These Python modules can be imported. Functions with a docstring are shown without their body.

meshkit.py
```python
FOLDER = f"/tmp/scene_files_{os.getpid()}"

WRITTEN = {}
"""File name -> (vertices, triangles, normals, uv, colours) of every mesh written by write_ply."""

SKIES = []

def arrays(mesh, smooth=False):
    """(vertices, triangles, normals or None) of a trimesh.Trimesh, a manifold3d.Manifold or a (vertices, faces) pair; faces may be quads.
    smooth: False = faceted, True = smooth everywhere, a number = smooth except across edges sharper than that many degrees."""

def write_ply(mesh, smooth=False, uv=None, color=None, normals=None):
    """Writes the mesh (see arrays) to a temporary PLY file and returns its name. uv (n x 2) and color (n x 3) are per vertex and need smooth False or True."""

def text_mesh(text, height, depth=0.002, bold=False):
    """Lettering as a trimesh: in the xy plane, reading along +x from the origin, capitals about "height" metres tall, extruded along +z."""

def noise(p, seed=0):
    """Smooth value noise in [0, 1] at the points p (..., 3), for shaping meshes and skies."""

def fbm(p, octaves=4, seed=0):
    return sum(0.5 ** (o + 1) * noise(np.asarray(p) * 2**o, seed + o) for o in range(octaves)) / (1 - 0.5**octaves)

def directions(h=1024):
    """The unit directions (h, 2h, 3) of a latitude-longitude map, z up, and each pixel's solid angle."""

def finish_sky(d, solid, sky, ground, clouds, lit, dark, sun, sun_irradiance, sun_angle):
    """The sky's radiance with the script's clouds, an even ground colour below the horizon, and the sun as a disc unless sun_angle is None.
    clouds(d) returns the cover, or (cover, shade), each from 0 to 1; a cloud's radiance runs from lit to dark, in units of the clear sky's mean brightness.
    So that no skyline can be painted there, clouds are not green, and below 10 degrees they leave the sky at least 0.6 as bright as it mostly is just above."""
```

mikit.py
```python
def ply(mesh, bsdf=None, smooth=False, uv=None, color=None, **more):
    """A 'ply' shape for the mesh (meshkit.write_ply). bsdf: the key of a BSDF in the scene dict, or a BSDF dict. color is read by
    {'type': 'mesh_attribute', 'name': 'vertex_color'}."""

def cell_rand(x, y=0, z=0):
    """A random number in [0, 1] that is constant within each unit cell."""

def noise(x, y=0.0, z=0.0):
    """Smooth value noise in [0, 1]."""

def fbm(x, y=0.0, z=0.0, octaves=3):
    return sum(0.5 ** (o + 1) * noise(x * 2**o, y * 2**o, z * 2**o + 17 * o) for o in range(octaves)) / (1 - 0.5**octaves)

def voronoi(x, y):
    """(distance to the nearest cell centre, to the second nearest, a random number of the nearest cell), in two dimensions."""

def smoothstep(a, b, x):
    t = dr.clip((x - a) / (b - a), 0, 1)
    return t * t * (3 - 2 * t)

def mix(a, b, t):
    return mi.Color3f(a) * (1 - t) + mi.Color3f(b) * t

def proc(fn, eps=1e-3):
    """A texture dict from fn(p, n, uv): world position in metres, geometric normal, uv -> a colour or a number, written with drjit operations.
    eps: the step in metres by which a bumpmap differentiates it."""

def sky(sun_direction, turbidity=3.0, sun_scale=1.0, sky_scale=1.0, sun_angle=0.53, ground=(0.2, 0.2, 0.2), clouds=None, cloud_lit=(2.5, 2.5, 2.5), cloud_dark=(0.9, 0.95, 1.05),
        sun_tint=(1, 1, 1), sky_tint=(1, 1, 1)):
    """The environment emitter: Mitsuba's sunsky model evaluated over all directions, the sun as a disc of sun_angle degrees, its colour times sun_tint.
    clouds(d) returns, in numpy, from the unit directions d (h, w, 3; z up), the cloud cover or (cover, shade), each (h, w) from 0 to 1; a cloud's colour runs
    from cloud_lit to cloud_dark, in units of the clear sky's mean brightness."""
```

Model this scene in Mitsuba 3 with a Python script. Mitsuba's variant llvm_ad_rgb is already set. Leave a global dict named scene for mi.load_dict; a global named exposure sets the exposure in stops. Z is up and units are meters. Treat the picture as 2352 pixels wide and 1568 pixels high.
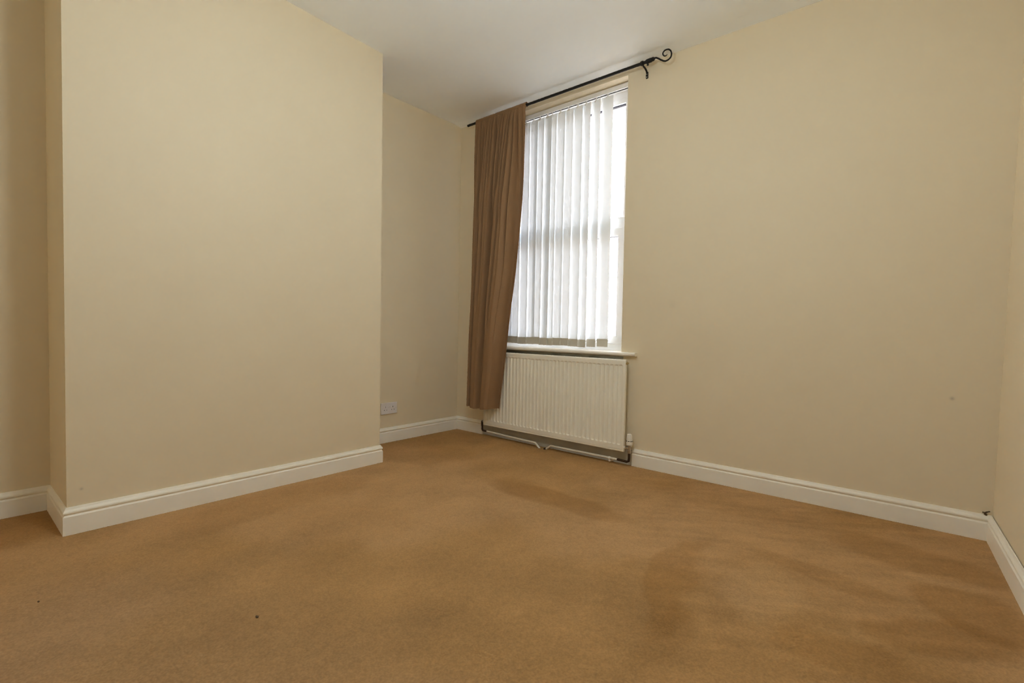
import math, random
import numpy as np, trimesh, manifold3d as m3
import drjit as dr, mitsuba as mi
import mikit, meshkit
from mikit import noise, fbm, smoothstep, mix
from shapely.geometry import Polygon
from scipy.interpolate import PchipInterpolator

T = mi.ScalarTransform4f
scene, labels = {}, {}
rng = np.random.default_rng(7)

# ------------------------------------------------------------------ camera, sky, exposure
exposure = 3.0
UNSEEN_LAMP = (4.55, 4.95, 4.9)  # radiance of the unseen lamp above the view
SKY = 10.5
SUN = 1e-6
scene['camera'] = {'type': 'perspective', 'fov': 93.934, 'fov_axis': 'x', 'near_clip': 0.02,
    'to_world': T().look_at(origin=[3.0415, -2.9415, 0.8856],
                            target=[3.0415 - 0.63632, -2.9415 + 0.77099, 0.8856 - 0.025804],
                            up=[-0.031546, 0.007416, 0.999475])}
scene['sky'] = mikit.sky([0.25, -0.62, 0.74], turbidity=5, sun_scale=SUN, sky_scale=SKY, sun_angle=6.0, ground=(0.3, 0.29, 0.27),
                         clouds=lambda d: np.full(d.shape[:2], 0.85), cloud_lit=(1.0, 1.0, 1.03), cloud_dark=(0.9, 0.9, 0.95))

# ------------------------------------------------------------------ helpers
def key(name):
    if name not in scene and name not in labels and not any(k.startswith(name + '__') for k in scene):
        return name
    i = 1
    while f'{name}_{i:03d}' in scene or f'{name}_{i:03d}' in labels or any(k.startswith(f'{name}_{i:03d}__') for k in scene):
        i += 1
    return f'{name}_{i:03d}'

def obj(name, mesh, bsdf, parent=None, smooth=False, label=None, **more):
    k = key(parent + '__' + name if parent else name)
    scene[k] = mikit.ply(mesh, bsdf, smooth=smooth, **more)
    if label:
        labels[k] = {'label': label}
    return k

def thing(name, label, cat, group=None):
    k = key(name)
    labels[k] = {'label': label, 'category': cat}
    if group:
        labels[k]['group'] = group
    return k

def struct(name, mesh, bsdf, label=None, **kw):
    k = obj(name, mesh, bsdf, **kw)
    labels[k] = {'kind': 'structure'}
    if label:
        labels[k]['label'] = label
    return k

def cat(*ms):
    return trimesh.util.concatenate([to_tm(m) for m in ms])

def to_tm(m):
    if isinstance(m, m3.Manifold):
        q = m.to_mesh()
        return trimesh.Trimesh(q.vert_properties[:, :3], q.tri_verts, process=False)
    return m

def box(x0, x1, y0, y1, z0, z1):
    return m3.Manifold.cube([x1 - x0, y1 - y0, z1 - z0]).translate([x0, y0, z0])

def rbox(x0, x1, y0, y1, z0, z1, r=0.002, seg=8):
    """box with rounded edges"""
    s = m3.Manifold.sphere(r, seg)
    return m3.Manifold.batch_hull([s.translate([x, y, z]) for x in (x0 + r, x1 - r) for y in (y0 + r, y1 - r) for z in (z0 + r, z1 - r)])

def prism(bottom, top, z0, z1):
    """convex prism between two plan outlines"""
    p = np.array([[x, y, z0] for x, y in bottom] + [[x, y, z1] for x, y in top], float)
    return m3.Manifold.hull_points(p)

def cyl(p0, p1, r, r2=None, seg=24):
    p0, p1 = np.array(p0, float), np.array(p1, float)
    d = p1 - p0
    L = np.linalg.norm(d)
    c = m3.Manifold.cylinder(L, r, r if r2 is None else r2, seg)
    R = trimesh.geometry.align_vectors([0, 0, 1], d / L)
    M = np.eye(4)
    M[:3, :3] = R[:3, :3]
    M[:3, 3] = p0
    return c.transform(M[:3, :])

def lathe(profile, p0, axis, seg=28):
    """profile: (radius, along) pairs around an axis"""
    t = trimesh.creation.revolve(np.array(profile, float), sections=seg)
    M = trimesh.geometry.align_vectors([0, 0, 1], np.array(axis, float) / np.linalg.norm(axis))
    M[:3, 3] = p0
    t.apply_transform(M)
    return t

def tube(points, radii, sides=16, caps=True, sub=6):
    """round tube through control points (Catmull-like spline), parallel-transported rings"""
    P = np.array(points, float)
    s = np.concatenate([[0], np.cumsum(np.linalg.norm(np.diff(P, axis=0), axis=1))])
    n = max(2, sub * (len(P) - 1) + 1)
    u = np.linspace(0, s[-1], n)
    from scipy.interpolate import CubicSpline
    Q = CubicSpline(s, P)(u) if len(P) > 2 and sub > 1 else np.stack([np.interp(u, s, P[:, k]) for k in range(3)], 1)
    R = np.interp(u, s, np.broadcast_to(radii, (len(P),)))
    t = np.gradient(Q, axis=0)
    t /= np.linalg.norm(t, axis=1, keepdims=True)
    a = np.cross(t[0], [0, 0, 1] if abs(t[0][2]) < 0.9 else [1, 0, 0])
    a /= np.linalg.norm(a)
    ang = np.arange(sides) * 2 * np.pi / sides
    V = []
    for i in range(n):
        a = a - t[i] * (a @ t[i])
        a /= np.linalg.norm(a)
        b = np.cross(t[i], a)
        V.append(Q[i] + R[i] * (np.cos(ang)[:, None] * a + np.sin(ang)[:, None] * b))
    V = np.vstack(V + [Q[:1], Q[-1:]])
    F = []
    for i in range(n - 1):
        for j in range(sides):
            k = (j + 1) % sides
            F += [[i * sides + j, i * sides + k, (i + 1) * sides + k], [i * sides + j, (i + 1) * sides + k, (i + 1) * sides + j]]
    if caps:
        c0, c1, e = n * sides, n * sides + 1, (n - 1) * sides
        for j in range(sides):
            k = (j + 1) % sides
            F += [[c0, k, j], [c1, e + j, e + k]]
    m = trimesh.Trimesh(V, F, process=False)
    if m.volume < 0:
        m.invert()
    return m

def bend(points, r=0.02, n=6):
    """polyline with its corners rounded by arcs"""
    P = [np.array(p, float) for p in points]
    out = [P[0]]
    for a, b, c in zip(P, P[1:], P[2:]):
        d0, d1 = (a - b) / np.linalg.norm(a - b), (c - b) / np.linalg.norm(c - b)
        for k in range(n + 1):
            q = k / n
            out.append((1 - q) ** 2 * (b + d0 * r) + 2 * q * (1 - q) * b + q * q * (b + d1 * r))
    out.append(P[-1])
    return np.array(out)

def sweep_path(path, profile, close0=True, close1=True):
    """profile (t: out from the wall, z) along a plan path; the room is on the right of the way; corners mitred"""
    P = np.array(path, float)
    d = np.diff(P, axis=0)
    d /= np.linalg.norm(d, axis=1, keepdims=True)
    nrm = np.stack([d[:, 1], -d[:, 0]], 1)
    m = [nrm[0]] + [(a + b) / (1 + a @ b) for a, b in zip(nrm, nrm[1:])] + [nrm[-1]]
    pr = np.array(profile, float)
    k = len(pr)
    parts = []
    for i in range(len(P) - 1):           # own vertices for each run, so that the mitres stay crisp
        V, F = [], []
        L = np.linalg.norm(P[i + 1] - P[i])
        for e in (i, i + 1):
            for t, z in pr:
                q = P[e] + m[e] * t
                V.append([q[0], q[1], z])
        for j in range(k - 1):
            F += [[j, j + 1, k + j + 1], [j, k + j + 1, k + j]]
        cap = trimesh.creation.triangulate_polygon(Polygon(pr), engine='earcut')[1]
        F += [list(f) for f in cap] + [[c + k for c in f[::-1]] for f in cap]
        tm = trimesh.Trimesh(V, F, process=False)
        parts.append(tm)
    M = trimesh.util.concatenate(parts)
    M.fix_normals()
    return M

def grid(V):
    """quad grid (rows, cols, 3) -> trimesh"""
    r, c = V.shape[:2]
    i, j = np.meshgrid(np.arange(r - 1), np.arange(c - 1), indexing='ij')
    a = i * c + j
    F = np.concatenate([np.stack([a, a + 1, a + c + 1], -1).reshape(-1, 3), np.stack([a, a + c + 1, a + c], -1).reshape(-1, 3)])
    return trimesh.Trimesh(V.reshape(-1, 3), F, process=False)

def sheet(V, th):
    """a closed thin solid from a quad grid"""
    g = grid(V)
    n = g.vertex_normals.reshape(V.shape)
    A, B = V + n * th / 2, V - n * th / 2
    r, c = V.shape[:2]
    top, bot = grid(A), grid(B)
    bot.invert()
    N = r * c
    ring = [(0, j) for j in range(c)] + [(i, c - 1) for i in range(1, r)] + [(r - 1, j) for j in range(c - 2, -1, -1)] + [(i, 0) for i in range(r - 2, 0, -1)]
    ids = [i * c + j for i, j in ring]
    F = []
    for p, q in zip(ids, ids[1:] + ids[:1]):
        F += [[p, N + p, N + q], [p, N + q, q]]
    return trimesh.Trimesh(np.vstack([A.reshape(-1, 3), B.reshape(-1, 3)]), np.vstack([top.faces, bot.faces + N, F]), process=False)

# ------------------------------------------------------------------ materials
def paint(name, color, rough=0.6, var=0.015, scale=3.0, spots=(), bump=0.0):
    def fn(p, n, uv):
        v = 1 + var * 2 * (fbm(p.x * scale, p.y * scale, p.z * scale, 3) - 0.5)
        c = mi.Color3f(*color) * v
        for (sx, sy, sz, r, dark) in spots:
            d2 = dr.square(p.x - sx) + dr.square(p.y - sy) + dr.square(p.z - sz)
            c *= 1 - dark * dr.exp(-d2 / (r * r))
        return c
    b = {'type': 'principled', 'base_color': mikit.proc(fn), 'roughness': rough, 'specular': 0.3}
    if bump:
        b = {'type': 'bumpmap', 'inner': b, 'arbitrary': mikit.proc(lambda p, n, uv: fbm(p.x * 160, p.y * 160, p.z * 160, 2), eps=2e-3), 'scale': bump}
    scene[name] = {'type': 'twosided', 'bsdf': b}

def plain(name, color, rough=0.5, metallic=0.0, spec=0.4, **kw):
    scene[name] = {'type': 'twosided', 'bsdf': {'type': 'principled', 'base_color': {'type': 'rgb', 'value': list(color)}, 'roughness': rough, 'metallic': metallic, 'specular': spec, **kw}}

CREAM = (0.74, 0.655, 0.50)
paint('cream_paint', CREAM, 0.55, 0.02, 2.5, spots=[(3.209, 0, 0.61, 0.008, 0.3), (1.908, 0, 1.056, 0.02, 0.05), (0.39, -2.55, 0.18, 0.006, 0.25)])
paint('ceiling_paint', (0.85, 0.88, 0.885), 0.7, 0.012, 2.0)
paint('gloss_white', (0.85, 0.825, 0.76), 0.35, 0.03, 9.0)
paint('radiator_enamel', (0.84, 0.815, 0.73), 0.35, 0.03, 6.0)
paint('backing_paint', (0.50, 0.48, 0.43), 0.6, 0.12, 14.0)
plain('upvc', (0.84, 0.85, 0.86), 0.3)
plain('pipe_paint', (0.68, 0.65, 0.58), 0.4)
plain('old_copper', (0.06, 0.035, 0.022), 0.5, 0.5)
plain('brass', (0.62, 0.50, 0.28), 0.3, 1.0)
plain('chrome', (0.55, 0.53, 0.50), 0.25, 1.0)
plain('white_plastic', (0.78, 0.76, 0.72), 0.3)
plain('socket_plastic', (0.74, 0.72, 0.74), 0.3)
plain('slot_shade', (0.02, 0.02, 0.022), 0.6)  # near-black fill standing for the shade inside slots and holes
plain('grey_rubber', (0.05, 0.05, 0.06), 0.6)
plain('black_iron', (0.008, 0.0075, 0.007), 0.5, 0.0, 0.3)
plain('dirt', (0.09, 0.06, 0.035), 0.9)
plain('grey_mark', (0.35, 0.33, 0.33), 0.6)

def carpet(p, n, uv):
    x, y = p.x, p.y
    # lay of the pile: soft patches and brushed streaks of their own shape
    big = fbm(x * 1.7 + 3.1, y * 1.7 - 5.2, 0, 3)
    mid = fbm(x * 5.5 + 1.3 * big, y * 4.0 + 9.0, 2.0, 3)
    a, b = x * 0.86 + y * 0.5, -x * 0.5 + y * 0.86
    streak = fbm(a * 5.0, b * 26.0, 5.0, 3)
    fine = fbm(x * 240, y * 240, 1.0, 2)
    worn = fbm(x * 60, y * 60, 4.0, 2)
    v = 1 + 0.34 * (big - 0.5) + 0.28 * (mid - 0.5) + 0.26 * (streak - 0.5) * smoothstep(1.0, 2.4, x + 0.4 * y) + 0.30 * (fine - 0.5) + 0.10 * (worn - 0.5)
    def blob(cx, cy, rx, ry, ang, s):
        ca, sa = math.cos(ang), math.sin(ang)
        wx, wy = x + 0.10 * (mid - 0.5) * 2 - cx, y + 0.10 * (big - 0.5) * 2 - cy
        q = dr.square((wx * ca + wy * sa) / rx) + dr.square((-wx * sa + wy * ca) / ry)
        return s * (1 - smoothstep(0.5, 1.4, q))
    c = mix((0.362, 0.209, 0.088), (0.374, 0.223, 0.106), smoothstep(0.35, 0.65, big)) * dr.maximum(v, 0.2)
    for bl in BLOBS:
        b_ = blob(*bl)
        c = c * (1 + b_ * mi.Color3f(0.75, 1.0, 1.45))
    grey_patch = smoothstep(0.9, 0.2, dr.sqrt(dr.square((x - 1.7) / 1.3) + dr.square((y + 2.75) / 1.0)) + 0.3 * (mid - 0.5))
    return c * (1 + grey_patch * mi.Color3f(-0.02, 0.02, 0.16))      # greyer patch on the near left of the floor
# (x, y, half lengths, angle, lighter or darker): the marks of the worn and brushed pile
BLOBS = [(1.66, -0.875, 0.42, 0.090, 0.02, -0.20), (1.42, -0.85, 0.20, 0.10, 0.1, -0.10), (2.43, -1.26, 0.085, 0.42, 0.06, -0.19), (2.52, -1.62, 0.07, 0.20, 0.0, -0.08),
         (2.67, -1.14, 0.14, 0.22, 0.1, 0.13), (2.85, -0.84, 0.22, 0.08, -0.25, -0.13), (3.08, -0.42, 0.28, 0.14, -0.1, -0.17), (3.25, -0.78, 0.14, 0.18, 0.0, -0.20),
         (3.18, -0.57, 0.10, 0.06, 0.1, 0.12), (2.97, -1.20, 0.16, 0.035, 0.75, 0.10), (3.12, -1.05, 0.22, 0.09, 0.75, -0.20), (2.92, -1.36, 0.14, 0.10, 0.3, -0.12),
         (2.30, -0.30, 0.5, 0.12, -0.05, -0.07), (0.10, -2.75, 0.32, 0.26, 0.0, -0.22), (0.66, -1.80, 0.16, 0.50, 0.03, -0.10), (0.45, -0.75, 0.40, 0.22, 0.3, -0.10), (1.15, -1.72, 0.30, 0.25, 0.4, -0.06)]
scene['carpet'] = {'type': 'twosided', 'bsdf': {'type': 'bumpmap', 'scale': 0.006,
    'arbitrary': mikit.proc(lambda p, n, uv: fbm(p.x * 170, p.y * 170, 0.0, 3), eps=2e-3),
    'inner': {'type': 'principled', 'base_color': mikit.proc(carpet), 'roughness': 0.95, 'specular': 0.1, 'sheen': 0.3}}}

def weave(p, n, uv):
    t = fbm(p.x * 30, p.y * 30, p.z * 6, 2)
    w = noise(p.x * 700, p.y * 700, p.z * 700)
    return mi.Color3f(0.278, 0.170, 0.095) * (1 + 0.10 * (t - 0.5) + 0.18 * (w - 0.5))
scene['brown_cloth'] = {'type': 'twosided', 'bsdf': {'type': 'principled', 'base_color': mikit.proc(weave), 'roughness': 0.9, 'specular': 0.1, 'sheen': 0.15}}
scene['vane_cloth'] = {'type': 'principledthin', 'base_color': {'type': 'rgb', 'value': [0.84, 0.875, 0.90]},
                       'roughness': 0.8, 'diff_trans': 0.205, 'spec_trans': 0.0}
plain('vane_hem', (0.50, 0.465, 0.39), 0.7)
scene['glass'] = {'type': 'thindielectric', 'int_ior': 1.5}
def foil(p, n, uv):
    return mix((0.20, 0.215, 0.19), (0.42, 0.42, 0.37), fbm(p.x * 18, p.z * 60, 0, 3))
scene['foil'] = {'type': 'twosided', 'bsdf': {'type': 'principled', 'base_color': mikit.proc(foil), 'metallic': 0.7, 'roughness': 0.35}}
def brick(p, n, uv):
    u = p.x / 0.225
    w = p.z / 0.075
    row = dr.floor(w)
    u = u + 0.5 * (row - 2 * dr.floor(row / 2))
    fu, fw = u - dr.floor(u), w - row
    m = dr.maximum(1 - smoothstep(0.02, 0.05, dr.minimum(fu, 1 - fu)), 1 - smoothstep(0.06, 0.14, dr.minimum(fw, 1 - fw)))
    r = mikit.cell_rand(dr.floor(u), row)
    return mix(mix((0.50, 0.36, 0.27), (0.60, 0.44, 0.34), r), (0.6, 0.57, 0.5), m)
scene['far_brick'] = {'type': 'twosided', 'bsdf': {'type': 'diffuse', 'reflectance': mikit.proc(brick)}}
plain('far_slate', (0.42, 0.41, 0.42), 0.6)
plain('far_white', (0.7, 0.7, 0.68), 0.6)
plain('far_ground', (0.4, 0.38, 0.35), 0.9)

# ------------------------------------------------------------------ the room
W, WA, LA = 3.3525, 0.0302, 0.0150          # width at the window wall; how the side walls splay
YB = -4.30                                 # unseen wall behind the camera, set back to weaken its bounced light
xl = lambda y: LA * y
xr = lambda y: W - WA * y
B1, B2 = (0.411, -1.090), (0.3895, -2.595)  # chimney breast corners
ZT = 2.80
RX0, RX1, RZ0, RZ1 = 0.36, 1.567, 0.723, 2.580   # window reveal

floor = prism([(-0.4, 0.4), (-0.4, YB - 0.4), (3.9, YB - 0.4), (3.9, 0.4)], [(-0.4, 0.4), (-0.4, YB - 0.4), (3.9, YB - 0.4), (3.9, 0.4)], -0.2, 0.0)
struct('floor', to_tm(floor), 'carpet', 'worn tan carpet covering the whole floor')

def wl(y0, y1):
    return prism([(xl(y0), y0), (xl(y1), y1), (-0.35, y1), (-0.35, y0)], [(xl(y0) - 0.006, y0), (xl(y1) - 0.006, y1), (-0.35, y1), (-0.35, y0)], -0.1, ZT)
struct('wall_left', cat(wl(0.35, -1.2), wl(-2.5, YB - 0.3)), 'cream_paint', 'cream side wall of the two alcoves')
t1 = -0.005 * ZT
struct('wall_chimney_breast', to_tm(prism([B1, B2, (-0.3, B2[1]), (-0.3, B1[1])], [(B1[0], B1[1] + t1), (B2[0], B2[1] + t1), (-0.3, B2[1] + t1), (-0.3, B1[1] + t1)], -0.1, ZT)),
       'cream_paint', 'cream chimney breast standing proud of the left wall')
back = box(-0.35, 3.8, 0.0, 0.32, -0.1, ZT) - box(RX0, RX1, -0.1, 0.5, RZ0, RZ1)
struct('wall_back', to_tm(back), 'cream_paint', 'cream wall with the window')
lean = 0.0156 * ZT
struct('wall_right', to_tm(prism([(xr(0.4), 0.4), (xr(YB - 0.3), YB - 0.3), (4.0, YB - 0.3), (4.0, 0.4)],
                                 [(xr(0.4) + lean, 0.4), (xr(YB - 0.3) + lean, YB - 0.3), (4.0, YB - 0.3), (4.0, 0.4)], -0.1, ZT)), 'cream_paint', 'cream wall on the right')
struct('wall_front', to_tm(box(-0.4, 4.0, YB - 0.25, YB, -0.1, ZT)), 'cream_paint')

# ceiling: old, slightly uneven plaster that dips at the window wall
ys = np.array([0.35, 0.0, -0.085, -0.10, -0.6, -1.09, -1.8, -2.6, -3.3, -4.8])
zs = PchipInterpolator([-4.8, -2.6, -1.09, -0.10, -0.085, 0.0, 0.35], [2.662, 2.655, 2.622, 2.631, 2.630, 2.6215, 2.56])
xs = np.linspace(-0.4, 4.0, 23)
top = np.array([[[x, y, float(zs(y)) - 0.0036 * max(x, 0) * 0.6] for x in xs] for y in ys])
g = grid(top)
cv = np.vstack([top.reshape(-1, 3), top.reshape(-1, 3) * [1, 1, 0] + [0, 0, ZT + 0.2]])
f2 = g.faces[:, ::-1] + len(top.reshape(-1, 3))
cm = trimesh.Trimesh(cv, np.vstack([g.faces, f2]), process=False)
struct('ceiling', cm, 'ceiling_paint', 'white plaster ceiling', smooth=True)

# skirting board, moulded
SK = [(0, 0), (0.0150, 0), (0.0150, 0.0745), (0.0140, 0.0765), (0.0105, 0.0790), (0.0092, 0.0815), (0.0100, 0.0840), (0.0125, 0.0862), (0.0142, 0.0895),
      (0.0145, 0.0925), (0.0135, 0.0965), (0.0110, 0.1005), (0.0080, 0.1040), (0.0062, 0.1075), (0.0055, 0.1105), (0.0040, 0.1128), (0, 0.1128)]
struct('baseboard_left', sweep_path([(xl(YB), YB), (xl(B2[1]), B2[1]), B2, B1, (xl(B1[1]), B1[1]), (0, 0), (0.322, 0)], SK), 'gloss_white', 'white moulded skirting board round the chimney breast and alcoves', smooth=35)
struct('baseboard_right', sweep_path([(1.668, 0), (W, 0), (xr(YB), YB), (xl(YB), YB)], SK), 'gloss_white', 'white moulded skirting board along the window wall and right wall', smooth=35)
struct('trim_1', to_tm(rbox(0.322, 1.667, -0.0065, 0.001, 0.0, 0.104, 0.0015)), 'backing_paint', 'grubby flat board under the radiator between the skirting boards')

# ------------------------------------------------------------------ window
FY0, FY1 = 0.135, 0.195
def frame(x0, x1, z0, z1, wl_, wr, wb, wt, y0, y1, r=0.004):
    m = rbox(x0, x1, y0, y1, z0, z1, r) - box(x0 + wl_, x1 - wr, y0 - 0.1, y1 + 0.1, z0 + wb, z1 - wt)
    return m
win = 'window_1'
labels[win] = {'kind': 'structure', 'label': 'white plastic window with a wide top pane and an opening lower pane'}
SZ = 0.747
obj('outer_frame', to_tm(frame(RX0 - 0.01, RX1 + 0.01, SZ, 2.590, 0.07, 0.07, 0.060, 0.085, FY0, FY1) + rbox(RX0 + 0.02, RX1 - 0.02, FY0, FY1, 1.600, 1.680, 0.003)), 'upvc', win)
# bead round the fixed top pane
obj('glazing_bead', to_tm(frame(RX0 + 0.055, RX1 - 0.055, 1.676, 2.508, 0.022, 0.022, 0.008, 0.034, FY0 - 0.004, FY0 + 0.02, 0.003)), 'upvc', win)
obj('pane_seal', to_tm(frame(RX0 + 0.072, RX1 - 0.072, 1.680, 2.478, 0.006, 0.006, 0.004, 0.012, FY0 + 0.012, FY0 + 0.03, 0.001)), 'grey_rubber', win)
sash = obj('opening_sash', to_tm(frame(RX0 + 0.048, RX1 - 0.048, 0.795, 1.612, 0.060, 0.060, 0.056, 0.058, FY0 - 0.012, FY1 - 0.02, 0.005)), 'upvc', win)
obj('pane_seal', to_tm(frame(RX0 + 0.104, RX1 - 0.104, 0.847, 1.558, 0.005, 0.005, 0.004, 0.005, FY0, FY0 + 0.02, 0.001)), 'grey_rubber', sash)
def pane(x0, x1, z0, z1, y):
    return trimesh.Trimesh([[x0, y, z0], [x1, y, z0], [x1, y, z1], [x0, y, z1]], [[0, 1, 2], [0, 2, 3]], process=False)
obj('glass_pane', pane(RX0 + 0.06, RX1 - 0.06, 1.676, 2.50, FY0 + 0.03), 'glass', win)
obj('glass_pane', pane(RX0 + 0.10, RX1 - 0.10, 0.84, 1.562, FY0 + 0.025), 'glass', sash)
hx = 0.5 * (RX0 + RX1)
obj('handle', cat(rbox(hx - 0.012, hx + 0.012, FY0 - 0.022, FY0 - 0.011, 0.80, 0.85, 0.003), rbox(hx - 0.05, hx + 0.012, FY0 - 0.045, FY0 - 0.028, 0.816, 0.834, 0.004), cyl((hx, FY0 - 0.04, 0.825), (hx, FY0 - 0.015, 0.825), 0.007)), 'upvc', sash)
sill = to_tm(m3.Manifold.batch_hull([m3.Manifold.cylinder(1.42, 0.012, 0.012, 20).rotate([0, 90, 0]).translate([0.262, y, 0.7350]) for y in (-0.030, 0.0)]) + box(RX0, RX1, -0.02, FY0 + 0.01, 0.7230, 0.7470))
obj('window_sill', sill, 'gloss_white', win, smooth=40, label='white round-nosed sill board that runs past the reveal')

# ------------------------------------------------------------------ vertical blind
VY = 0.085
bl = thing('vertical_blind', 'cream vertical blind of hanging fabric vanes drawn across the window', 'blind')
obj('headrail', to_tm((rbox(RX0 + 0.003, RX1 - 0.003, VY - 0.020, VY + 0.020, 2.541, 2.574, 0.003) - box(RX0, RX1, VY - 0.009, VY + 0.009, 2.530, 2.556))), 'upvc', bl, label='white metal headrail')
obj('track_slot_shade', to_tm(box(RX0 + 0.005, RX1 - 0.005, VY - 0.0088, VY + 0.0088, 2.5440, 2.5475)), 'slot_shade', bl)  # dark bar in the headrail slot, standing for its shade
VW = 0.089
RE = [0.452, 0.532, 0.610, 0.691, 0.768, 0.828, 0.901, 0.945, 1.021, 1.093, 1.173, 1.243, 1.323, 1.417]
AL = [-6, -5, -6, -4, -7, -5, -8, -5, -6, -5, -7, -17, -18, -4]
for i, (R, al) in enumerate(zip(RE, AL)):
    a = math.radians(-al)
    cx = R - 0.5 * VW * math.cos(a)
    rows = np.linspace(2.527, 0.772, 40)
    cols = np.linspace(-0.5, 0.5, 9)
    ph, tw = rng.uniform(0, 6.28), rng.uniform(-0.03, 0.03)
    zb = rng.uniform(-0.004, 0.004) - (0.004 if i in (11, 12) else 0)
    V = np.zeros((len(rows), len(cols), 3))
    for r_, z in enumerate(rows):
        v = (2.532 - z) / 1.76
        aa = a + tw * v + 0.02 * math.sin(3.0 * v + ph) * v
        for c_, s in enumerate(cols):
            w = VW
            off = 0.0035 * (1 - 4 * s * s) * (0.6 + 0.4 * math.sin(2 * v + ph))
            V[r_, c_] = [cx + s * w * math.cos(aa) + off * math.sin(aa), VY - s * w * math.sin(aa) - off * math.cos(aa) + 0.004 * math.sin(ph) * v, z + zb * v]
    vk = obj('vane', grid(V), 'vane_cloth', bl, smooth=True)
    # hanger at the top, stitched pocket with its weight at the foot
    obj('hanger', cat(rbox(cx - 0.004, cx + 0.004, VY - 0.003, VY + 0.003, 2.520, 2.556, 0.0015), rbox(cx - 0.014, cx + 0.014, VY - 0.0022, VY + 0.0022, 2.516, 2.530, 0.001)), 'white_plastic', vk)
    hemm = rbox(-VW / 2 + 0.001, VW / 2 - 0.001, -0.0022, 0.0022, 0.0, 0.056, 0.0015) + rbox(-VW / 2 - 0.004, VW / 2 + 0.004, -0.0026, 0.0026, 0.040, 0.047, 0.0012)
    a2 = a + tw + 0.02 * math.sin(3.0 + ph)
    hemm = hemm.rotate([0, 0, math.degrees(-a2)]).translate([cx, VY + 0.004 * math.sin(ph) - 0.0012, 0.770 + zb])
    obj('bottom_weight', to_tm(hemm), 'vane_hem', vk, label='darker weighted hem pocket')

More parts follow.
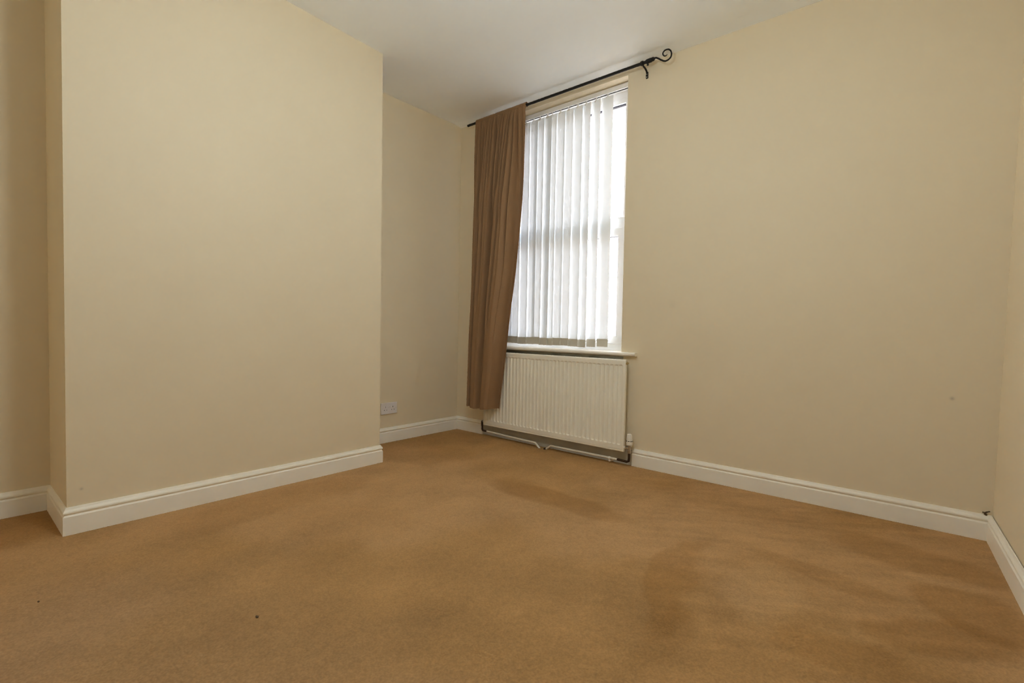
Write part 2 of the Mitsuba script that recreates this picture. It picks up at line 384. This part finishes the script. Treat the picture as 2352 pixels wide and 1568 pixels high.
# ------------------------------------------------------------------ curtain pole
pole = thing('curtain_pole', 'black iron curtain pole with a scrolled finial above the window', 'curtain pole')
PY, PZ = -0.080, 2.5765
obj('rod', cat(cyl((0.157, PY, PZ), (1.745, PY, PZ), 0.0095, seg=32), lathe([(0, 0), (0.0090, 0), (0.0099, 0.001), (0.0099, 0.006), (0, 0.006)], (0.1555, PY, PZ), (1, 0, 0))), 'black_iron', pole, smooth=40)
obj('collar', cat(lathe([(0, 0), (0.0125, 0), (0.0135, 0.002), (0.0135, 0.030), (0.0115, 0.033), (0.0115, 0.036), (0.0125, 0.039), (0.0125, 0.047), (0.0070, 0.053), (0, 0.053)], (1.728, PY, PZ), (1, 0, 0.06)),
                  cyl((1.738, PY, PZ - 0.010), (1.738, PY, PZ - 0.019), 0.004), cyl((1.738, PY, PZ - 0.018), (1.738, PY, PZ - 0.024), 0.0062)), 'black_iron', pole, smooth=40)
sc = [(1.762, 2.5785), (1.775, 2.5810), (1.7913, 2.5805), (1.8055, 2.5715), (1.8219, 2.5582), (1.8363, 2.5476), (1.8521, 2.5404), (1.8678, 2.5419), (1.8814, 2.5498), (1.8877, 2.5625), (1.8872, 2.5793),
      (1.88, 2.5956), (1.8659, 2.6062), (1.8501, 2.6073), (1.8383, 2.6009), (1.8343, 2.5893), (1.8398, 2.5774), (1.8479, 2.572), (1.8566, 2.5732), (1.8616, 2.5783)]
ra = np.interp(np.arange(len(sc)), [0, 2, 9, 14, 17, 19], [0.0062, 0.0050, 0.0046, 0.0042, 0.0034, 0.0018])
obj('scroll_finial', tube([(x, PY, z) for x, z in sc], ra, 14, sub=8), 'black_iron', pole, smooth=60)
def bracket(x):
    ring = lathe([(0.0100, -0.007), (0.0145, -0.007), (0.0145, 0.007), (0.0100, 0.007), (0.0100, -0.007)], (x, PY, PZ), (1, 0, 0))
    arm = tube([(x, PY + 0.010, PZ - 0.006), (x, PY + 0.030, PZ - 0.010), (x, PY + 0.055, PZ - 0.014), (x, -0.010, PZ - 0.024), (x, -0.006, PZ - 0.036)], 0.0055, 12)
    k = obj('bracket', cat(ring, arm, rbox(x - 0.007, x + 0.007, -0.007, 0.0015, PZ - 0.062, PZ - 0.022, 0.0015)), 'black_iron', pole, smooth=40)
    for z in (PZ - 0.036, PZ - 0.055):
        obj('screw', cyl((x, -0.0065, z), (x, -0.0095, z), 0.0042, 0.0025, 12), 'chrome', k)
bracket(1.700)
bracket(0.300)

# ------------------------------------------------------------------ curtain
cur = thing('curtain', 'gathered brown cloth curtain hanging at the left of the window, partly over the radiator', 'curtain')
ZC0, ZC1 = 2.566, 0.256
nv, nu = 130, 520
ZL = [2.60, 2.30, 1.79, 1.20, 0.72, 0.26]
left = PchipInterpolator(ZL[::-1], [0.262, 0.274, 0.297, 0.296, 0.290, 0.290][::-1])
right = PchipInterpolator([0.25, 0.40, 0.55, 0.77, 1.00, 1.30, 1.55, 1.73, 2.10, 2.40, 2.60], [0.604, 0.622, 0.642, 0.668, 0.690, 0.728, 0.752, 0.768, 0.783, 0.782, 0.779])
ym = PchipInterpolator([0.25, 0.72, 1.2, 1.8, 2.3, 2.6], [-0.168, -0.164, -0.152, -0.138, -0.112, -0.0945])
us = np.linspace(0, 1, nu)
A0 = PchipInterpolator([0, 0.05, 0.12, 0.160, 0.178, 0.198, 0.216, 0.232, 0.30, 0.38, 0.45, 0.474, 0.492, 0.512, 0.532, 0.550, 0.62, 0.72, 0.80, 0.85, 0.90, 0.95, 1.0],
                       [0.10, -0.3, -0.60, -0.45, 0.3, 1.20, 0.3, -0.75, -0.98, -0.95, -0.75, -0.45, 0.3, 1.20, 0.3, -0.70, -0.98, -1.0, -0.75, 0.2, 0.95, 0.85, 0.6])
# creases gathered on the pole that run out on the way down: place at the top, place at the foot, depth, where it ends
CR = [(.05, .05, .013, .30), (.09, .075, .012, .6), (.135, .16, .020, .55), (.20, .20, .018, 1.2), (.245, .235, .014, .25), (.275, .27, .018, .45), (.335, .31, .022, .7), (.39, .36, .014, .28), (.455, .50, .022, 1.2),
      (.505, .48, .013, .36), (.565, .53, .024, .75), (.60, .575, .014, .30), (.68, .62, .024, .8), (.725, .70, .016, .40), (.79, .80, .020, .8), (.85, .86, .012, .3), (.93, .95, .013, .5)]
CR = [(a_, b_, 1.5 * d_ * rng.uniform(0.8, 1.25), e_, rng.uniform(0.0085, 0.0135)) for a_, b_, d_, e_ in CR]
V = np.zeros((nv, nu, 3))
for r_ in range(nv):
    v = r_ / (nv - 1)
    z = ZC0 + (ZC1 - ZC0) * v
    x0, x1, yc = float(left(z)), float(right(z)), float(ym(z))
    big = float(np.interp(v, [0, 0.06, 0.30, 0.75, 1], [0.0, 0.014, 0.055, 0.062, 0.062]))
    uw = np.clip(us + (0.05 - 0.10 * v) * np.sin(np.pi * us) ** 2, 0, 1)      # the deep slits drift to the right on the way down
    yy = yc + big * A0(uw)
    for a_, b_, d_, e_, w_ in CR:
        dep = d_ * min(1, 0.35 + v / 0.05) * (1 - float(np.clip((v - 0.4 * e_) / (0.6 * e_), 0, 1)) ** 2 * 0.999)
        uc = a_ + (b_ - a_) * min(1, v / max(e_, 0.3)) + 0.006 * math.sin(14 * v + 40 * a_)
        ww = w_ * (1 + 1.4 * v)
        q = np.abs(us - uc) / ww
        yy = yy + dep * np.exp(-q ** 1.5) - 0.35 * dep * np.exp(-((q - 2.6) / 1.5) ** 2)
    lim = -0.098 if z < 0.80 else float(np.interp(z, [0.8, 1.0, 2.40, 2.52], [-0.098, -0.055, -0.055, -0.082]))
    yy = np.where(yy > lim - 0.02, lim - 0.02 * np.exp(-(np.maximum(yy - lim + 0.02, 0)) / 0.02), yy)
    xx = x0 + (x1 - x0) * us
    hem = 0.004 * np.sin(9 * us) * v ** 6
    V[r_] = np.stack([xx, yy, np.full(nu, z) + hem], 1)
obj('drop', sheet(V, 0.0016), 'brown_cloth', cur, smooth=True)
# rod pocket: cloth gathered round the pole
na, nx = 22, 220
ang = np.linspace(0, 2 * np.pi, na)
gx = np.linspace(0.260, 0.779, nx)
gat = np.zeros(nx)
for a_, b_, d_, e_, w_ in CR:
    gat -= 1.6 * np.exp(-(np.abs(np.linspace(0, 1, nx) - a_) / 0.012) ** 1.5)
V = np.zeros((na, nx, 3))
for i, t in enumerate(ang):
    rad = 0.0155 + 0.0022 * gat * (0.6 + 0.4 * math.cos(t)) / 2
    V[i] = np.stack([gx, PY + rad * np.sin(t), PZ + 0.002 + (rad + 0.004 * max(math.cos(t), 0) ** 3) * np.cos(t)], 1)
obj('rod_pocket', sheet(V, 0.0016), 'brown_cloth', cur, smooth=True)

# ------------------------------------------------------------------ radiator
rad = thing('radiator', 'cream white panel radiator with vertical grooves under the window', 'radiator')
X0, X1, Z0, Z1, YF = 0.392, 1.640, 0.098, 0.701, -0.082
pitch = (X1 - X0 - 0.034) / 37
xs = [X0, X0 + 0.004, X0 + 0.010]
for k in range(37):
    c = X0 + 0.017 + pitch * (k + 0.5)
    xs += list(c + pitch * np.array([-0.46, -0.34, -0.27, -0.20, -0.10, 0.0, 0.10, 0.20, 0.27, 0.34, 0.46]))
xs += [X1 - 0.010, X1 - 0.004, X1]
xs = np.array(xs)
zz = np.concatenate([[Z0, Z0 + 0.003, Z0 + 0.007, Z0 + 0.009, Z0 + 0.012, 0.118], np.linspace(0.126, 0.150, 9), np.linspace(0.18, 0.64, 14), np.linspace(0.652, 0.676, 9), [0.685, Z1 - 0.006, Z1 - 0.002, Z1]])
ph = ((xs - X0 - 0.017) / pitch) % 1.0 - 0.5
dx = np.abs(ph) * pitch
inside = (xs > X0 + 0.016) & (xs < X1 - 0.016)
V = np.zeros((len(zz), len(xs), 3))
ss = lambda a, b, t: np.clip((t - a) / (b - a), 0, 1) ** 2 * (3 - 2 * np.clip((t - a) / (b - a), 0, 1))
for i, z in enumerate(zz):
    end = min(z - 0.146, 0.662 - z)            # rounded groove ends
    rr = np.sqrt(dx ** 2 + max(-end + 0.008, 0) ** 2) if end < 0.008 else dx
    gr = 1 - ss(0.24 * pitch, 0.42 * pitch, rr)
    y = YF + 0.0075 * gr * inside
    y = y + 0.004 * (1 - ss(0, 0.004, z - Z0)) + 0.0022 * (1 - ss(0.0, 0.0025, abs(z - Z0 - 0.0085))) + 0.006 * (1 - ss(0, 0.005, Z1 - z))
    y = y + 0.003 * (1 - ss(0, 0.004, np.minimum(xs - X0, X1 - xs)))
    V[i] = np.stack([xs, y, np.full(len(xs), z)], 1)
front = grid(V)
bk = V.copy()
bk[..., 1] = YF + 0.020
bg = grid(bk)
N = len(V.reshape(-1, 3))
r_, c_ = V.shape[:2]
ring = [j for j in range(c_)] + [i * c_ + c_ - 1 for i in range(1, r_)] + [(r_ - 1) * c_ + j for j in range(c_ - 2, -1, -1)] + [i * c_ for i in range(r_ - 2, 0, -1)]
side = []
for p, q in zip(ring, ring[1:] + ring[:1]):
    side += [[p, N + p, N + q], [p, N + q, q]]
body = trimesh.Trimesh(np.vstack([V.reshape(-1, 3), bk.reshape(-1, 3)]), np.vstack([front.faces, bg.faces[:, ::-1] + N, side]), process=False)
obj('panel', body, 'radiator_enamel', rad, smooth=50)
for x in (0.62, 1.42):
    obj('wall_bracket', cat(rbox(x - 0.016, x + 0.016, -0.014, -0.0105, 0.16, 0.655, 0.001), rbox(x - 0.016, x + 0.016, -0.062, -0.012, 0.62, 0.626, 0.001), rbox(x - 0.016, x + 0.016, -0.062, -0.012, 0.17, 0.176, 0.001)), 'radiator_enamel', rad)
obj('bleed_valve', cat(lathe([(0, 0), (0.007, 0), (0.007, 0.006), (0.010, 0.006), (0.010, 0.012), (0.0055, 0.013), (0.0055, 0.021), (0, 0.021)], (X1 - 0.003, -0.070, 0.678), (1, 0, 0), 8)), 'brass', rad, label='small brass bleed plug')
obj('end_plug', cat(lathe([(0, 0), (0.0085, 0), (0.0085, 0.010), (0.0, 0.010)], (X1 - 0.003, -0.070, 0.128), (1, 0, 0), 12)), 'white_plastic', rad)
# foil sheet behind
nx, nz = 130, 30
V = np.zeros((nz, nx, 3))
for i, z in enumerate(np.linspace(0.11, 0.717, nz)):
    x = np.linspace(0.37, 1.585, nx)
    P = np.stack([x * 24, np.full(nx, z * 30), np.zeros(nx)], 1)
    V[i] = np.stack([x, -0.0040 - 0.005 * (meshkit.fbm(P, 3, 4) - 0.3), np.full(nx, z)], 1)
fo = obj('reflective_foil', sheet(V, 0.0008), 'foil', None, smooth=False)
labels[fo] = {'label': 'crinkled grey reflective foil on the wall behind the radiator, showing under the sill', 'category': 'foil'}

# radiator valve, right
tv = thing('thermostatic_valve', 'white thermostatic valve with a ribbed head at the lower right of the radiator', 'radiator valve')
TX, TY = 1.672, -0.062
head = lathe([(0, 0.148), (0.0205, 0.148), (0.0215, 0.150), (0.0215, 0.166), (0.0195, 0.168), (0.0195, 0.171), (0.0205, 0.173), (0.0180, 0.200), (0.0165, 0.214), (0.014, 0.2185), (0, 0.2195)], (TX, TY, 0), (0, 0, 1), 32)
hk = obj('head', head, 'white_plastic', tv, smooth=35)
for k in range(8):
    a = k * math.pi / 4 + 0.2
    c, s = math.cos(a), math.sin(a)
    sl = m3.Manifold.cube([0.003, 0.009, 0.0035], True).rotate([0, 0, math.degrees(a)]).translate([TX + 0.0202 * c, TY + 0.0202 * s, 0.1745])
    obj('slot', to_tm(sl), 'slot_shade', hk)  # dark block in place of the shade in the slot
obj('valve_body', cat(lathe([(0, 0.092), (0.010, 0.092), (0.0115, 0.096), (0.0115, 0.112), (0.0095, 0.114), (0.0095, 0.136), (0.015, 0.137), (0.015, 0.148), (0, 0.148)], (TX, TY, 0), (0, 0, 1), 20),
                      cyl((TX, TY, 0.126), (TX - 0.022, TY, 0.126), 0.0095), lathe([(0, 0), (0.0125, 0), (0.0125, 0.010), (0, 0.010)], (TX - 0.024, TY, 0.126), (1, 0, 0), 6)), 'chrome', tv, smooth=35)
# pipes
pr = thing('supply_pipe', 'heating pipe along the wall from the thermostatic valve to the middle below the radiator', 'pipe')
obj('bare_elbow', tube(bend([(TX, TY, 0.094), (TX, TY, 0.034), (1.585, -0.056, 0.036)], 0.018), 0.0078, 16, sub=1), 'old_copper', pr, smooth=60, label='blackened bare copper elbow')
obj('painted_run', tube(bend([(1.590, -0.056, 0.036), (1.008, -0.055, 0.034), (0.998, -0.055, -0.004)], 0.012), 0.0078, 16, sub=1), 'pipe_paint', pr, smooth=60, label='cream painted run')
obj('pipe_clip', cat(lathe([(0.0078, 0), (0.011, 0), (0.011, 0.012), (0.0078, 0.012), (0.0078, 0)], (1.523, -0.0556, 0.0356), (1, 0, 0), 18), rbox(1.522, 1.536, -0.062, -0.005, 0.012, 0.020, 0.002), rbox(1.523, 1.535, -0.062, -0.050, 0.012, 0.027, 0.002)), 'white_plastic', pr, smooth=40)
obj('floor_fitting', cat(lathe([(0, 0), (0.0125, 0), (0.0125, 0.006), (0.010, 0.009), (0, 0.009)], (0.999, -0.055, 0), (0, 0, 1), 18)), 'old_copper', pr)
pl = thing('return_pipe', 'heating pipe along the wall from the left end of the radiator to the middle', 'pipe')
obj('bare_elbow', tube(bend([(0.387, -0.070, 0.128), (0.366, -0.068, 0.128), (0.364, -0.060, 0.046), (0.412, -0.055, 0.045)], 0.014), 0.0078, 16, sub=1), 'old_copper', pl, smooth=60, label='blackened bare copper elbow')
obj('painted_run', tube(bend([(0.408, -0.055, 0.045), (0.946, -0.055, 0.031), (0.950, -0.055, -0.004)], 0.012), 0.0078, 16, sub=1), 'pipe_paint', pl, smooth=60, label='cream painted run')
obj('end_nut', lathe([(0, 0), (0.0115, 0), (0.0115, 0.008), (0, 0.008)], (0.3815, -0.0695, 0.128), (1, 0, 0), 6), 'chrome', pl)

# ------------------------------------------------------------------ socket on the alcove wall
so = thing('wall_socket', 'white double power socket plate low on the alcove wall beside the chimney breast', 'wall socket')
ys_, zs_ = -0.717, 0.2605
M = np.array([[0, 0, 1, xl(ys_) - 0.0006], [1, 0, 0, ys_], [0, 1, 0, zs_]], float)      # local x -> along the wall, y -> up, z -> into the room
holes = []
for sx in (-0.034, 0.034):
    holes += [(sx, 0.011, 0.0023, 0.0044), (sx - 0.011, -0.0115, 0.0036, 0.0023), (sx + 0.011, -0.0115, 0.0036, 0.0023)]
plate = rbox(-0.073, 0.073, -0.0435, 0.0435, 0.0, 0.0095, 0.003)
for hx_, hy_, a, b in holes:
    plate = plate - box(hx_ - a, hx_ + a, hy_ - b, hy_ + b, 0.002, 0.02)
obj('plate', to_tm(plate.transform(M)), 'socket_plastic', so)
for hx_, hy_, a, b in holes:
    obj('pin_hole', to_tm(box(hx_ - a, hx_ + a, hy_ - b, hy_ + b, 0.002, 0.0085).transform(M)), 'slot_shade', so)  # hole filled with a dark block for the shade inside
for sx in (-0.0605, 0.0605):
    obj('screw', to_tm(m3.Manifold.cylinder(0.0012, 0.0032, 0.0032, 14).translate([sx, 0, 0.0093]).transform(M)), 'chrome', so)
obj('marking', to_tm(box(-0.010, 0.010, 0.0075, 0.0090, 0.0093, 0.0098).transform(M)), 'grey_mark', so)

# ------------------------------------------------------------------ unseen ceiling lamp, out of view, lights the walls evenly (its light is below)
la = thing('unseen_pendant_lamp', 'large round white paper lantern hanging out of view above the frame, placed to light the walls', 'unseen pendant lamp')
LX, LY, LZ, LR = 2.14, -2.04, 2.08, 0.15
obj('ceiling_rose', lathe([(0, 0.03), (0.050, 0.03), (0.050, -0.006), (0.044, -0.016), (0.012, -0.026), (0.006, -0.034), (0, -0.034)], (LX, LY, float(zs(LY))), (0, 0, 1), 32), 'white_plastic', la, smooth=40)
obj('cord', cyl((LX, LY, LZ + LR + 0.03), (LX, LY, float(zs(LY)) - 0.02), 0.0035, seg=12), 'white_plastic', la, smooth=40)
obj('lampholder', lathe([(0, -0.01), (0.042, -0.01), (0.044, 0.006), (0.024, 0.014), (0.020, 0.050), (0.008, 0.060), (0, 0.060)], (LX, LY, LZ + LR - 0.006), (0, 0, 1), 32), 'white_plastic', la, smooth=40)
globe = trimesh.creation.icosphere(4, LR)
globe.apply_translation([LX, LY, LZ])
k = obj('lamp_shade', globe, 'white_plastic', la, smooth=True)
scene[k]['emitter'] = {'type': 'area', 'radiance': {'type': 'rgb', 'value': list(UNSEEN_LAMP)}}

# ------------------------------------------------------------------ crumbs
def crumb(x, y, r, label, z=0.0):
    s = trimesh.creation.icosphere(2, 1.0)
    s.vertices *= (0.75 + 0.5 * meshkit.noise(s.vertices * 1.7 + [x, y, 3]))[:, None] * np.array([r, r * 0.6, r * 0.45])
    s.apply_translation([x, y, z + r * 0.30])
    k = obj('carpet_crumb', s, 'dirt', None)
    labels[k] = {'label': label, 'category': 'crumb'}
crumb(1.553, -2.324, 0.006, 'dark crumb on the carpet in the near foreground')
crumb(0.964, -2.737, 0.004, 'tiny dark crumb on the carpet at the lower left')
st = obj('cable_stub', cat(tube([(3.336, -0.004, 0.112), (3.330, -0.010, 0.119), (3.334, -0.014, 0.126), (3.345, -0.012, 0.131)], [0.0042, 0.004, 0.0035, 0.002], 10), tube([(3.333, -0.012, 0.121), (3.322, -0.012, 0.124)], 0.0025, 8, sub=2)), 'dirt', None, smooth=60)
labels[st] = {'label': 'small brown cable stub on top of the skirting board in the right corner', 'category': 'cable'}

# ------------------------------------------------------------------ outside: the street the window looks on
GZ = -2.8
gr = struct('ground_outside', to_tm(box(-60, 60, 0.5, 70, GZ - 0.3, GZ)), 'far_ground')
hs = thing('terrace_house', 'pale brick terrace with a slate roof across the street, seen through the window', 'house')
obj('wall', to_tm(box(-26, 14, 17, 25, GZ, 3.4)), 'far_brick', hs)
roof = m3.Manifold.hull_points(np.array([[-26.2, 16.7, 3.35], [14.2, 16.7, 3.35], [-26.2, 25.3, 3.35], [14.2, 25.3, 3.35], [-26.2, 21, 5.4], [14.2, 21, 5.4]]))
rk = obj('roof', to_tm(roof), 'far_slate', hs)
for x in (-18, -8, 2):
    obj('chimney', to_tm(box(x, x + 1.2, 20.5, 21.5, 5.0, 6.4)), 'far_brick', rk)
    obj('window', to_tm(frame(x + 3, x + 4.2, 0.6, 2.3, 0.1, 0.1, 0.1, 0.1, 16.93, 17.05, 0.01) + box(x + 3, x + 4.2, 16.98, 17.05, 0.6, 2.3)), 'far_white', hs)
sh = thing('outhouse', 'low outhouse with a tiled roof just outside the window', 'outhouse')
obj('wall', to_tm(box(-7, 4, 5.0, 8.0, GZ, -0.4)), 'far_brick', sh)
rf = m3.Manifold.hull_points(np.array([[-7.2, 4.8, -0.45], [4.2, 4.8, -0.45], [-7.2, 8.2, -0.45], [4.2, 8.2, -0.45], [-7.2, 6.5, 0.95], [4.2, 6.5, 0.95]]))
obj('roof', to_tm(rf), 'far_slate', sh)
